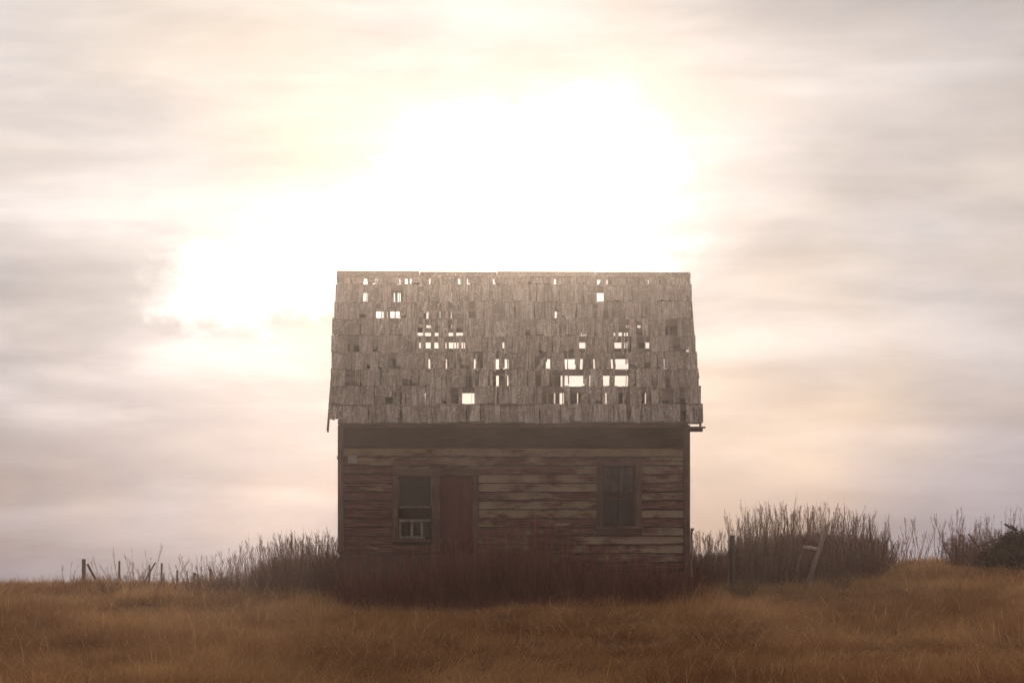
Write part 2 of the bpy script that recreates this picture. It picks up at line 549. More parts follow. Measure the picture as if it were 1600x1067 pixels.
# further gaps in the far slope that let the sky be seen inside the dark openings
BACK_OPEN = [(615.5, 617.3, 455, 470), (621.5, 623, 455, 470), (624.5, 626, 455, 470), (687, 688.2, 488, 498), (704.6, 705.6, 488, 498),
             (964, 966.3, 502, 512), (978, 979.2, 502, 511), (981, 982, 502, 511), (993.5, 1001, 502, 511), (975, 977, 522, 540), (979, 981, 522, 540), (1008.5, 1014.5, 522, 547),
             (740.5, 743, 555, 575), (853, 859.5, 555, 575), (775.2, 779.3, 585, 603), (876, 878.8, 585, 603), (866, 867.4, 613, 630), (874.5, 878.6, 613, 630),
             (880, 881, 613, 630), (901.7, 903.2, 613, 630), (973, 974, 613, 630), (980.6, 982.4, 613, 630), (1007.6, 1009.2, 613, 630), (1039, 1040, 502, 511)]
BL = [(449, 456.5), (478, 485.5), (512, 518.5), (544, 550.5), (577.5, 583.5), (605.5, 612), (635, 641)]


def shingle_pts(u0t, u1t, s0t, u0b, u1b, s0b, s1b, lift=0.0, dw=0.0):
    """tapered split shingle in roof coordinates; s0b, s1b are the two corners of its butt"""
    wt, wb = .002 + dw, .019 + lift + dw
    return [(u0t, s0t, wt), (u1t, s0t, wt), (u1b, s1b, wb), (u0b, s0b, wb),
            (u0t, s0t, wt + .005), (u1t, s0t, wt + .005), (u1b, s1b, wb + .013), (u0b, s0b, wb + .013)]


def front_shingles():
    out = []
    for c in range(9):
        hs = sorted([h for h in HOLES if h[0] == c], key=lambda h: h[1])
        x = LEFT[c]; spans = []
        for _, a, b, k in hs:
            if a > x: spans.append((x, a))
            x = max(x, b)
        spans.append((x, RIGHT[c]))
        for a, b in spans:
            w = b - a
            n = max(1, round(w / random.uniform(8.5, 10.5)))
            cuts = [0.0]
            ws = [random.choice((.5, .7, .9, 1.1, 1.4, 1.8)) * random.uniform(.9, 1.1) for _ in range(n)]
            t = sum(ws)
            for q in ws: cuts.append(cuts[-1] + q / t)
            for i in range(n):
                p0, p1 = a + w * cuts[i], a + w * cuts[i + 1]
                g0 = 0 if i == 0 or p0 < 545 or p1 > 1058 else random.choice((.12, .2, .3, .5, .5, 1.4)); g1 = 0 if i == n - 1 or p0 < 545 or p1 > 1058 else random.choice((.12, .2, .3))
                jb = random.uniform(-1.2, 1.2) if random.random() < .7 else random.uniform(-3.2, 2.6)
                jb += 1.3 * math.sin(p0 * .021 + c * 1.9) + .8 * math.sin(p0 * .067 + c * 4.1)
                if 1 <= c <= 7 and 550 < p0 < 1050 and p1 - p0 < 13 and random.random() < .030: continue   # fallen out
                edge = (i == 0 and a > LEFT[c] + 1) or (i == n - 1 and b < RIGHT[c] - 1)
                q_ = random.random()
                if 1 <= c <= 7 and 545 < p0 < 1055:
                    if q_ < .06: jb -= random.uniform(4, 10)          # broken short
                    elif q_ < .11: jb += random.uniform(2.5, 6)       # slipped down
                if c == 8: jb *= .5
                tilt = random.uniform(-.5, .5)
                if c == 8 and p0 < 527: jb = -5.5
                u0t, st = on_front(p0 + g0, TOPS[c]); u1t, _ = on_front(p1 - g1, TOPS[c])
                sk = random.gauss(0, .35) if w < 40 else random.gauss(0, .2)
                if edge: sk += random.gauss(0, 1.1); tilt = random.uniform(-1.8, 1.8)
                if abs(jb) > 3: tilt = random.uniform(-2.2, 2.2)
                u0b, sb0 = on_front(p0 + g0 + sk, B[c] + jb - tilt); u1b, sb1 = on_front(p1 - g1 + sk, B[c] + jb + tilt)
                st -= .05
                if c == 0: st = max(st, .01)
                lift = max(0, random.gauss(.003, .010))
                out.append(((p1 - p0) * (B[c] - TOPS[c]), shingle_pts(u0t, u1t, st, u0b, u1b, sb0, sb1, lift, .0006 * (i % 3)), c))
    return out


sh = front_shingles()
# a slipped shingle lying across the gap over the door, and a few hanging askew in openings
def askew(pa, pb, wpx):
    ua, sa = on_front(*pa); ub, sb = on_front(*pb)
    d = Vector((ub - ua, sb - sa)).normalized(); q = Vector((-d.y, d.x)) * wpx / 85 / 2
    P = [(ua - q.x, sa - q.y), (ua + q.x, sa + q.y), (ub + q.x, sb + q.y), (ub - q.x, sb - q.y)]
    return [(p[0], p[1], w) for w in (-.001, .010) for p in P]
for a in (((858, 552), (838, 580), 6.5), ((899.5, 553), (903, 579), 5), ((923, 527), (927, 552), 6), ((933, 527), (931, 552), 6.5), ((975, 528), (973.5, 553), 3),
          ((982, 528), (980, 553), 2.2), ((957.5, 553), (960, 579), 2.5), ((979, 606), (974, 634), 3.2), ((943, 434), (937.5, 447), 5), ((744, 553), (746, 579), 4), ((686, 474), (678.5, 500), 3.5)):
    sh.append((60, askew(*a), -1))
for c, a, b, k in HOLES:                       # splinters left hanging in the larger openings
    if b - a > 7 and 0 < c < 8:
        for _ in range(random.choice((0, 0, 1)) if k == 0 else random.choice((0, 0, 1))):
            x = random.uniform(a + 1, b - 1); L = random.uniform(.45, 1.0)
            sh.append((20, askew((x, TOPS[c] - 1), (x + random.gauss(0, 1.6), TOPS[c] + (B[c] - TOPS[c]) * L), random.uniform(.8, 2.4)), -1))
order = sorted(range(len(sh)), key=lambda i: -sh[i][0])
solo = set(order[:292]) | {i for i in range(len(sh)) if sh[i][2] == -1 and False}
rest = MB()
for i, (ar, p, c) in enumerate(sh):
    r = random.random()
    if i in solo:
        m = MB().hexa(p, r)
        place(m.build('shingle', M_SH), roof, ROOFM, FRAME_F)
    else:
        rest.hexa(p, r)
o = rest.build('small_shingles', M_SH); tag(o, kind='stuff'); place(o, roof, ROOFM, FRAME_F)

# laths of the front slope: one below each butt line, and short wide ones near the gables
def lath(p0, p1, y0, y1, frame_fn, frame, name='lath', dz=0.0, back=False):
    u0, s0 = frame_fn(p0, y0); u1, _ = frame_fn(p1, y0); _, s1 = frame_fn(p0, y1)
    s0, s1 = min(s0, s1), max(s0, s1)
    m = MB(); n = 6; r = random.random()
    j = [random.uniform(-.004, .004) for _ in range(2)]
    m.hexa([(u0, s0 + j[0], -.027 + dz), (u1, s0 + j[1], -.027 + dz), (u1, s1 + j[1], -.027 + dz), (u0, s1 + j[0], -.027 + dz),
            (u0, s0 + j[0], -.003 + dz), (u1, s0 + j[1], -.003 + dz), (u1, s1 + j[1], -.003 + dz), (u0, s1 + j[0], -.003 + dz)], r)
    return place(m.build(name, M_LATH), roof, ROOFM, frame)

for c in range(8):
    lath(LEFT[c] + 3, RIGHT[c] - 3, B[c] - 2.2, B[c] + 6.6, on_front, FRAME_F)
lath(528, 1095, 655, 661, on_front, FRAME_F)
lath(528, 1075, 428, 432.5, on_front, FRAME_F)
for p0, p1, y0, y1 in ((520, 590, 529.5, 538), (519, 588, 587, 596), (519, 570, 560, 569), (1030, 1094, 613.5, 623), (1040, 1086, 531, 540), (1038, 1083, 506.5, 509.5), (1036, 1092, 581, 590)):
    lath(p0, p1, y0, y1, on_front, FRAME_F, dz=-.004)
for y0, y1 in BL:
    lath(531, 1072, y0, y1, on_back, FRAME_B)

# far slope: shingles left between the gaps
def back_shingles():
    m = MB()
    rows = [433] + [0.5 * (a + b) for a, b in BL] + [664]
    for r in range(len(rows) - 1):
        y0, y1 = rows[r], rows[r + 1]
        op = []
        for c, a, b, k in HOLES:
            if not k: continue
            lo, hi = TOPS[c] + (7 if c else 1), B[c]
            ov = min(hi, y1 - 4) - max(lo, y0 + 4)
            if ov > 5.5:
                g_ = 3.0 if b - a < 3 else 1.2
                op.append((a - g_, b + g_))
        for a, b, lo, hi in BACK_OPEN:
            if min(hi, y1 - 3) - max(lo, y0 + 3) > 2.5: op.append((a, b))
        op.sort(); x = 531.0; spans = []
        for a, b in op:
            if a > x: spans.append((x, a))
            x = max(x, b)
        spans.append((x, 1072))
        for a, b in spans:
            n = max(1, round((b - a) / 14)); ws = [random.uniform(.6, 1.5) for _ in range(n)]; t = sum(ws); q = 0
            for i in range(n):
                p0 = a + (b - a) * q / t; q += ws[i]; p1 = a + (b - a) * q / t - (.0 if i == n - 1 else .15)
                u0, s0 = on_back(p0, y0); u1, _ = on_back(p1, y0)
                u2, s1 = on_back(p0, y1 + random.uniform(-1, 1)); u3, _ = on_back(p1, y1)
                m.hexa(shingle_pts(u0, u1, s0 - .04 if r else max(s0, .01), u2, u3, s1, s1), random.random())
    return m
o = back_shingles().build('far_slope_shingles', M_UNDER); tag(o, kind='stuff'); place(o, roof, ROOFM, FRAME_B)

# ridge boards in three lengths, a little out of line
for a, b, y0, y1 in ((526.5, 655, 422.6, 431.5), (656.4, 776, 424.0, 432), (776.8, 930, 423.7, 432), (930.6, 1078.5, 424.6, 433.5)):
    m = MB(); x0, x1 = X(a, YR), X(b, YR)
    zt = Z(y0, YR - .06)
    for sg in (-1, 1):
        h = (y1 - y0) / F * YR
        ya, yb = YR + sg * .012, YR + sg * (.012 + h * .95)
        m.hexa([(x0, ya, zt - .03), (x1, ya, zt - .03 - .006), (x1, yb, zt - h - .03), (x0, yb, zt - h - .03),
                (x0, ya, zt), (x1, ya, zt - .006), (x1, yb + sg * .02, zt - h), (x0, yb + sg * .02, zt - h)], random.random())
    place(m.build('ridge_board', M_SH), roof, ROOFM, ID)

# rake boards under the roof edges, hanging fascia ends
def slope_board(u0, u1, s0, s1, w0, w1, name, mat=None):
    m = MB().hexa([(u0, s0, w0), (u1, s0, w0), (u1, s1, w0), (u0, s1, w0), (u0, s0, w1), (u1, s0, w1), (u1, s1, w1), (u0, s1, w1)])
    return place(m.build(name, mat or M_BARE), roof, ROOFM, FRAME_F)
uL = X(512, YE); uR = X(1098, YE)
slope_board(uL - .012, uL + .020, .02, SL + .10, -.10, -.004, 'rake_board')
slope_board(uR - .055, uR - .020, .02, SL - .02, -.10, -.004, 'rake_board')
for nm, a, b, y0, y1, yy, t in (('fascia_board', 530, 1075, 662.5, 667.5, YE + .035, .02), ('fascia_board', 1074, 1098, 668.5, 674.5, YE + .06, .03),
                               ('fascia_board', 1070, 1102.5, 666.2, 669.3, YE + .02, .02)):
    m = MB().box(X(a, yy), X(b, yy), yy, yy + t, Z(y1, yy), Z(y0, yy))
    place(m.build(nm, M_BARE), roof, ROOFM, ID)


# --- walls
ZB = float(ground_z(0, YW)) - .35              # walls go down into the weeds
ZT = Z(661.5, YW)


def wall_sheet(x0, x1, z0, z1, y0, y1, holes):
    m = MB(); xs = sorted({x0, x1, *[h[0] for h in holes], *[h[1] for h in holes]})
    for a, b in zip(xs[:-1], xs[1:]):
        zs = [z0]
        for h in sorted([h for h in holes if h[0] < (a + b) / 2 < h[1]], key=lambda h: h[2]): zs += [h[2], h[3]]
        zs.append(z1)
        for k in range(0, len(zs), 2): m.box(a, b, y0, y1, zs[k], zs[k + 1], .5)
    return m


def wx(p): return X(p, YW)
def wz(p): return Z(p, YW)


OPEN1 = (wx(621.5), wx(675), wz(843), wz(744.5))
OPEN2 = (wx(940.5), wx(993), wz(821), wz(728.5))
OPEND = (wx(688), wx(738.5), wz(893), wz(744.5))
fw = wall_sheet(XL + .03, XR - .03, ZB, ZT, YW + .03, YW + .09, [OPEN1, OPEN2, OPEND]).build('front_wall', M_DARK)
place(fw, house, HM, ID)


def board(x0, x1, z0, z1, paint, jag=0.0, out=0.0):
    m = MB(); r = random.random()
    t = .004 + out
    z0 += random.uniform(-.002, .002); dz = random.uniform(-.004, .004)
    yb, yt = YW - .034 - t, YW + .004 - t
    m.hexa([(x0, yb, z0), (x1, yb, z0 + dz), (x1, YW + .028, z0 + dz), (x0, YW + .028, z0),
            (x0, yt, z1), (x1, yt, z1), (x1, YW + .028, z1), (x0, YW + .028, z1)], r)
    me = m.mesh('siding_board')
    a = me.attributes.new('paint', 'FLOAT', 'POINT'); a.data.foreach_set('value', [paint] * len(m.v))
    return place(link('siding_board', me, M_SIDE), fw, ID, ID)


rows = [699 + 13.72 * k for k in range(16)]
# remaining paint of each course: left bay, middle bay, right bay
PAINT_L = [.62, .55, .38, .12, .50, .05, .0, .0, .0, .0, .05, .15, .0, .0, .0, .0]
PAINT_M = [.62, .48, .42, .72, .74, .45, .60, .62, .50, .40, .40, .45, .40, .35, .2, .1]
PAINT_R = [.70, .62, .60, .35, .48, .34, .25, .68, .22, .42, .60, .66, .55, .3, .2, .1]
for k, r0 in enumerate(rows):
    y0, y1 = r0, r0 + 13.72
    z1, z0 = wz(y0) - .017, wz(y1)
    jit = lambda p: p + random.uniform(-.05, .05)
    if y1 < 716:                                  # above all openings: two long boards
        s = random.choice((705, 806, 870))
        board(wx(537), wx(s) - .002, z0, z1, jit(PAINT_L[k] + .06)); board(wx(s) + .002, wx(1067.5), z0, z1, jit(PAINT_R[k]))
        continue
    if y1 < 730:                                  # window head on the right
        s = 760
        board(wx(537), wx(s) - .002, z0, z1, jit(PAINT_L[k])); board(wx(s) + .002, wx(932.5), z0, z1, jit(PAINT_M[k])); board(wx(1002.5), wx(1067.5), z0, z1, jit(PAINT_R[k]))
        continue
    lb = 613 if y0 < 843 else (688 if y0 < 895 else 800)
    if k <= 11 or True:
        if y0 < 860: board(wx(537), wx(lb - .5), z0, z1, jit(PAINT_L[k]))
    if k == 2:
        board(wx(613), wx(748), z1 - .05, z1, .4)
    mid0 = 748
    if y0 < 835:
        board(wx(mid0), wx(932), z0, z1, jit(PAINT_M[k])); board(wx(1002.5), wx(1067.5), z0, z1, jit(PAINT_R[k]))
    else:
        s = random.choice((900, 960, 985))
        board(wx(mid0), wx(s) - .002, z0, z1, jit(PAINT_M[k])); board(wx(s) + .002, wx(1067.5), z0, z1, jit(PAINT_R[k]))


def wbox(name, mat, parent, p0, p1, y0, y1, d0, d1, r=None):
    """a board on the front wall given in photograph pixels; d0..d1 depth from the wall plane"""
    m = MB().box(wx(p0), wx(p1), YW + d0, YW + d1, wz(y1), wz(y0), r)
    o = m.build(name, mat)
    return place(o, parent, ID, ID)


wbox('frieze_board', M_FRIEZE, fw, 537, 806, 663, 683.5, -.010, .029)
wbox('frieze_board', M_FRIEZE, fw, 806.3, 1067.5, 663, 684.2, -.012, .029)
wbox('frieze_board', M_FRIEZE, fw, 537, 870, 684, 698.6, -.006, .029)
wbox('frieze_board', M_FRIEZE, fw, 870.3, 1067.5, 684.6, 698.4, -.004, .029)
wbox('corner_board', M_BAREV, fw, 528, 537, 664, 864, -.045, .10)
wbox('corner_board', M_BAREV, fw, 1068, 1078, 664, 915, -.045, .10)
wbox('wall_plate', M_PLATE, fw, 544, 558, 712, 724, -.040, -.022)
wbox('trim_board', M_BARE, fw, 529.5, 690, 862, 866, -.055, -.010)
found = wbox('foundation', M_FOUND, fw, 531, 760, 866, 945, -.020, .028)

# side and back walls, floor of the attic
for x0, x1, nm in ((XL + .03, XL + .10, 'side_wall'), (XR - .10, XR - .03, 'side_wall')):
    m = MB(); k = 0; z = ZB
    ztop = ZR - .30
    while z < ztop:
        z2 = z + .161
        # boards shorten under the rafters
        half = (YR - YW) if z2 < ZT else max(.1, (ZR - .2 - z2) / (RISE / RUN))
        half = min(half, YR - YW)
        out = .02; sx = -1 if x0 < 0 else 1
        xo = x0 if sx < 0 else x1; xi = x1 if sx < 0 else x0
        m.hexa([(xo + sx * out, YR - half + .101, z), (xi, YR - half + .101, z), (xi, YR + half, z), (xo + sx * out, YR + half, z),
                (xo, YR - half + .101, z2 + .003), (xi, YR - half + .101, z2 + .003), (xi, YR + half, z2 + .003), (xo, YR + half, z2 + .003)], random.random())
        z = z2
    o = m.build(nm, M_BARE); place(o, house, HM, ID)
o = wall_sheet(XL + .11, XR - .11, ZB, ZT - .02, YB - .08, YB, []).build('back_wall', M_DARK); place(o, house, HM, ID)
m = MB()
for k in range(26):
    x0 = XL + .12 + k * .2400
    m.box(x0, x0 + .236, YW + .10, YB - .09, ZT - .25, ZT - .22)
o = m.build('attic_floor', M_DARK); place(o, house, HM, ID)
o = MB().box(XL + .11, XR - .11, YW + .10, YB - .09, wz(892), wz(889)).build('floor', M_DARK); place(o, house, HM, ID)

# --- window beside the door
def pane(name, parent, p0, p1, y0, y1, d):
    m = MB().box(wx(p0), wx(p1), YW + d, YW + d + .005, wz(y1), wz(y0), .5)
    return place(m.build(name, M_GLASS), parent, ID, ID)

# head board over both, casings
win1 = MB().box(wx(613.5), wx(747.5), YW - .058, YW + .02, wz(743.5), wz(731.5), .3).build('window', M_BARE); place(win1, house, HM, ID)
tag(win1, 'open window beside the door with a small paned sash lying in its lower half')
wbox('casing', M_BAREV, win1, 613.5, 621.5, 743.8, 846, -.050, .06)
wbox('casing', M_BAREV, win1, 675, 687.8, 743.8, 893, -.048, .06)
wbox('upper_sash', M_BAREV, win1, 621.8, 624, 744.5, 793, .020, .06)
wbox('upper_sash', M_BAREV, win1, 672.5, 674.8, 744.5, 793, .020, .06)
wbox('upper_sash', M_SASH, win1, 624.1, 672.4, 790.6, 793.2, .018, .06)
pane('pane', win1, 624, 672.5, 744.5, 790.6, .040)
wbox('sill', M_BAREV, win1, 619, 690, 842.5, 846, -.075, .08)
# small sash: rails, stiles and two bars
sash = wbox('lower_sash', M_SASH, win1, 624, 672.5, 810.8, 814.6, -.020, .015)
sash.rotation_euler = (0, rad(-.6), 0) if False else (0, 0, 0)
wbox('lower_sash', M_SASH, win1, 624, 664, 837.2, 841.5, -.020, .015)
wbox('lower_sash', M_SASH, win1, 624, 626.6, 814.7, 837.1, -.020, .015)
wbox('lower_sash', M_SASH, win1, 641.5, 645.5, 814.7, 837.1, -.020, .015)
wbox('lower_sash', M_SASH, win1, 657.3, 660.6, 814.7, 837.1, -.020, .015)
pane('pane', win1, 645.6, 657.2, 814.7, 837.1, .0)
pane('pane', win1, 660.7, 672.4, 814.7, 839, .0)

# --- boarded door
door = MB()
door.box(wx(688.2), wx(738.2), YW + .052, YW + .085, wz(892), wz(744.8), .4)
door = door.build('door', M_DOOR); place(door, house, HM, ID)
p = 688.6
for w in (11.5, 13, 10.5, 14):
    wbox('door_board', M_DOOR, door, p, min(p + w - .35, 738), 747 + random.uniform(-.6, .6), 888,   .030 + random.uniform(-.004, .004), .0515); p += w
wbox('casing', M_BAREV, door, 738.6, 747.4, 743.8, 893, -.050, .06)
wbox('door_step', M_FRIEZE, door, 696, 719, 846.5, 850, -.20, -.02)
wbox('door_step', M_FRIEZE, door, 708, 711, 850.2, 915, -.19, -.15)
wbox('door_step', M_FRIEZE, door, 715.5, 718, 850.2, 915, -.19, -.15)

# --- right window
win2 = MB().box(wx(932.8), wx(1002.2), YW - .058, YW + .02, wz(727.6), wz(715.5), .6).build('window', M_BARE); place(win2, house, HM, ID)
tag(win2, 'tall window in dark frame with glass darkening downward')
wbox('casing', M_BAREV, win2, 932.8, 940.5, 727.9, 821.5, -.050, .06)
wbox('casing', M_BAREV, win2, 993, 1002.2, 727.9, 821.5, -.050, .06)
wbox('sill', M_BAREV, win2, 930, 1006, 821.8, 825.5, -.085, .08)
wbox('apron', M_BARE, win2, 933, 1002, 825.8, 835, -.045, .02)
wbox('stile', M_BAREV, win2, 940.7, 942.8, 728.8, 820.6, .022, .06)
wbox('stile', M_BAREV, win2, 989.5, 992.8, 728.8, 820.6, .022, .06)
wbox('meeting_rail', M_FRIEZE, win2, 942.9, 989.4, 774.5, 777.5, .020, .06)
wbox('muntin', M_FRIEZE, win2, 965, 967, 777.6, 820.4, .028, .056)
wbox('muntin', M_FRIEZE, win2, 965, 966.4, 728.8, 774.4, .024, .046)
pane('pane', win2, 942.9, 964.9, 728.8, 774.4, .040); pane('pane', win2, 966.5, 989.4, 728.8, 774.4, .040)
pane('pane', win2, 942.9, 964.9, 777.6, 820.4, .050); pane('pane', win2, 967.1, 989.4, 777.6, 820.4, .050)
# added pale sheet standing in for the reflection in the upper panes
m = MB()
zz0, zz1 = wz(768), wz(729.5)
n = 14
for i in range(n):
    a = wx(943) + (wx(989) - wx(943)) * i / n; b = wx(943) + (wx(989) - wx(943)) * (i + 1) / n
    ya, yb = YW + .10 + .012 * math.sin(i * 1.7), YW + .10 + .012 * math.sin((i + 1) * 1.7)
    d0, d1 = random.uniform(-.06, .05), random.uniform(-.06, .05)
    m.hexa([(a, ya, zz0 + d0), (b, yb, zz0 + d1), (b, yb + .003, zz0 + d1), (a, ya + .003, zz0 + d0), (a, ya, zz1), (b, yb, zz1), (b, yb + .003, zz1), (a, ya + .003, zz1)], .5)
place(m.build('reflection_sheet', M_PLATE), win2, ID, ID)

# insulator knob on the left corner, bracket on the right
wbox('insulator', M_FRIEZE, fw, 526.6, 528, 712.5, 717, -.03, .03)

# ------------------------------------------------------------------ things leaning on or standing by the house
yb_ = YW + .15
o = MB().box(X(1079, yb_), X(1082.2, yb_), yb_, yb_ + .05, float(ground_z(3.3, yb_)) - .05, Z(828, yb_)).box(X(1079.2, yb_), X(1084.5, yb_), yb_ - .02, yb_ - .001, Z(829, yb_), Z(824.5, yb_)).build('upright_board', M_POST)
tag(o, 'short dark upright board against the right corner of the house', 'board')


# ------------------------------------------------------------------ fence posts
def post(name, label, px, ytop, wpx, Y, group=None, mat=None, lean=0.0, brace=None, sink=.25, depth=1.0):
    x = X(px, Y); gz = float(ground_z(x, Y)); r = wpx / F * Y / 2
    zt = Z(ytop, Y)
    root = MB().bar((0, 0, -sink), (lean, 0, zt - gz), r * 1.05, r * .95, 8, .12, 4).build(name, mat or M_POSTD)
    root.location = (x, Y, gz)
    tag(root, label, 'fence post', group)
    if brace:
        (bx0, by0), (bx1, by1), bw = brace
        yb = Y - r - .05
        b = MB().bar((X(bx0, yb) - x, yb - Y, Z(by0, yb) - gz), (X(bx1, yb) - x, yb - Y, Z(by1, yb) - gz), bw / F * Y / 2, None, 7, .15, 3).build('brace', M_POSTD)
        b.parent = root
    return root


FG = 'old fence posts along the left skyline'
post('fence_post', 'thick fence post at far left with a slanting brace leaning on it', 131, 873, 6.6, 58, FG, brace=((136.5, 881), (154, 914), 4.2))
post('fence_post', 'thin upright fence post in front of the far-left weeds, second from left', 186, 876, 3.3, 60, FG, lean=.01)
post('fence_post', 'short fence post crossed by a slanting pole in left weeds', 233.5, 882.5, 3.4, 62, FG, brace=((242.5, 879), (222, 914), 2.6))
post('fence_post', 'slim pointed fence post just right of the crossed post', 251.5, 879.5, 3.0, 63, FG, lean=.02)
post('fence_post', 'short stubby fence post between slim post and thin stake, left skyline', 277, 890.5, 3.0, 64, FG)
post('fence_stake', 'very thin stake in the weeds on the left skyline', 292.5, 891.5, 1.5, 64, FG)
post('fence_post', 'low fence post with short brace falling to its right, left weeds', 303.5, 894, 4.2, 64, FG, brace=((305, 895), (318, 911), 2.0))
post('fence_post', 'low post half hidden in weeds, nearest the house on its left', 329, 888, 4.0, 62, FG)
post('fence_post', 'dark square-topped post in weeds right of the house', 1144.5, 836, 8.5, 46.5)

# leaning post right of the house with a cross piece and a dangling strip
Yp = 46.2
bx, gz = X(1254, Yp), float(ground_z(X(1254, Yp), Yp))
lp = MB().bar((0, 0, -.15), (X(1292, Yp) - bx, -.05, Z(820, Yp) - gz), .041, .046, 8, .16, 6).build('leaning_post', M_POST)
lp.location = (bx, Yp, gz)
tag(lp, 'grey broken post leaning right with a short cross piece, right of house', 'post')
def lpart(name, a, b, r, rr=None):
    yy = Yp - .06
    o = MB().bar((X(a[0], yy) - bx, yy - Yp, Z(a[1], yy) - gz), (X(b[0], yy) - bx, yy - Yp, Z(b[1], yy) - gz), r, rr, 6, .25, 5).build(name, M_POST)
    o.parent = lp
lpart('cross_piece', (1255, 854), (1277, 857), .030)
lpart('hanging_strip', (1256, 853), (1243, 893), .011, .008)
lpart('hanging_strip', (1249, 872), (1246, 895), .007, .005)


# ------------------------------------------------------------------ weeds
def tube(a, b, ra, rb):
    """triangular tube -> verts (6,3), tris"""
    a, b = np.array(a, float), np.array(b, float); d = b - a; d /= np.linalg.norm(d) + 1e-9
    s = np.cross(d, [0.3, .9, .1]); s /= np.linalg.norm(s) + 1e-9; t = np.cross(d, s)
    v = []
    for c, r in ((a, ra), (b, rb)):
        for k in range(3):
            an = 2.094 * k; v.append(c + (s * math.cos(an) + t * math.sin(an)) * r)
    f = []
    for k in range(3):
        j = (k + 1) % 3; f += [(k, j, 3 + j), (k, 3 + j, 3 + k)]
    return np.array(v), np.array(f)


def stalk_template(branchy=1.0, h=1.0):
    """one dead weed, unit height: bent stem, upright side twigs, seed tuft, shrivelled leaves"""
    V, Fc = [], []; nv = 0
    def add(v, f):
        nonlocal nv
        V.append(v); Fc.append(f + nv); nv += len(v)
    segs = 4; pts = [np.zeros(3)]
    dx, dy = random.gauss(0, .05), random.gauss(0, .05)
    for k in range(segs):
        pts.append(pts[-1] + np.array([dx + random.gauss(0, .018), dy + random.gauss(0, .018), 1 / segs]))
    rr = np.linspace(.0052, .0022, segs + 1)
    for k in range(segs): add(*tube(pts[k], pts[k + 1], rr[k], rr[k + 1]))
    def at(t):
        i = min(int(t * segs), segs - 1); f = t * segs - i
        return pts[i] * (1 - f) + pts[i + 1] * f
    for k in range(int(9 * branchy) + random.randint(0, 5)):
        t = random.uniform(.30, .97); a = at(t); an = random.uniform(0, 6.283); L = random.uniform(.08, .24) * (1.2 - .6 * t)
        b = a + np.array([math.cos(an) * L * .24, math.sin(an) * L * .24, L])
        add(*tube(a, b, .0020, .0010))
        for q in range(random.randint(1, 3)):
            c = a + (b - a) * random.uniform(.5, 1); an2 = random.uniform(0, 6.283)
            e = c + np.array([math.cos(an2) * .022, math.sin(an2) * .022, random.uniform(.02, .05)])
            w = np.array([-math.sin(an2), math.cos(an2), 0]) * random.uniform(.002, .005)
            add(np.array([c - w, c + w, e]), np.array([(0, 1, 2)]))
    for k in range(int(10 * branchy)):
        a = at(random.uniform(.03, .8)); an = random.uniform(0, 6.283); L = random.uniform(.03, .10)
        e = a + np.array([math.cos(an) * L, math.sin(an) * L, random.uniform(-.06, .05)])
        w = np.array([-math.sin(an) * .5, math.cos(an) * .5, .6]) * random.uniform(.002, .005)
        add(np.array([a - w, a + w, e]), np.array([(0, 1, 2)]))
    return np.concatenate(V), np.concatenate(Fc)


TEMPL = [stalk_template(random.uniform(.6, 1.5)) for _ in range(14)]


def weeds(name, pos, heights, label, mat=M_WEED, spread=.13, thick=1.0, patch=None, kind='stuff'):
    V, Fc, R, P = [], [], [], []; nv = 0
    zz = ground_z(pos[:, 0], pos[:, 1])
    for i, ((x, y), h) in enumerate(zip(pos, heights)):
        tv, tf = TEMPL[rng.integers(len(TEMPL))]
        an = rng.uniform(0, 6.283); ca, sa = math.cos(an), math.sin(an)
        v = tv.copy(); r0 = .75 + .5 * rng.random()
        # slender: keep thickness while height scales
        v = np.stack([(v[:, 0] * ca - v[:, 1] * sa) * thick * r0, (v[:, 0] * sa + v[:, 1] * ca) * thick * r0, v[:, 2] * h], 1)
        lx, ly = rng.normal(0, spread), rng.normal(0, spread)
        v[:, 0] += v[:, 2] * lx; v[:, 1] += v[:, 2] * ly
        v += (x, y, zz[i] - .03)
        V.append(v); Fc.append(tf + nv); nv += len(v)
        R.append(np.full(len(v), rng.random())); P.append(np.full(len(v), rng.random() if patch is None else patch[i]))
    me = np_mesh(name, np.concatenate(V), np.concatenate(Fc), {'rnd': np.concatenate(R), 'patch': np.concatenate(P)})
    o = link(name, me, mat)
    tag(o, label, None, None, kind)
    return o


def region(n, p0, p1, Y0, Y1, dens=None):
    """n random spots whose columns fall between photograph columns p0..p1 at depths Y0..Y1"""
    out = []
    while len(out) < n:
        p = random.uniform(p0, p1); Y = random.uniform(Y0, Y1)
        if dens is None or random.random() < dens(p): out.append((X(p, Y), Y))
    return np.array(out)


def tops(pos, curve, var=.16):
    """heights so that the tops follow a measured outline (column -> row) with ragged variation"""
    cx, cy = zip(*curve)
    hs = []
    gz = ground_z(pos[:, 0], pos[:, 1])
    for (x, y), g0 in zip(pos, gz):
        p = 800 + F * x / y
        h = Z(np.interp(p, cx, cy), y) - g0
        rag = .13 * (hash_noise(p, y * 4, 1 / 11.0, 31) - .5) + .10 * (hash_noise(p, y, 1 / 34.0, 32) - .5)
        k = 1.0 + rag - (.08 + var * 1.1) - abs(rng.normal(0, var * .55)) if rng.random() < .84 else 1.05 + rag - var * 1.3 * rng.random()
        hs.append(max(.2, h * float(k)))
    return np.array(hs)


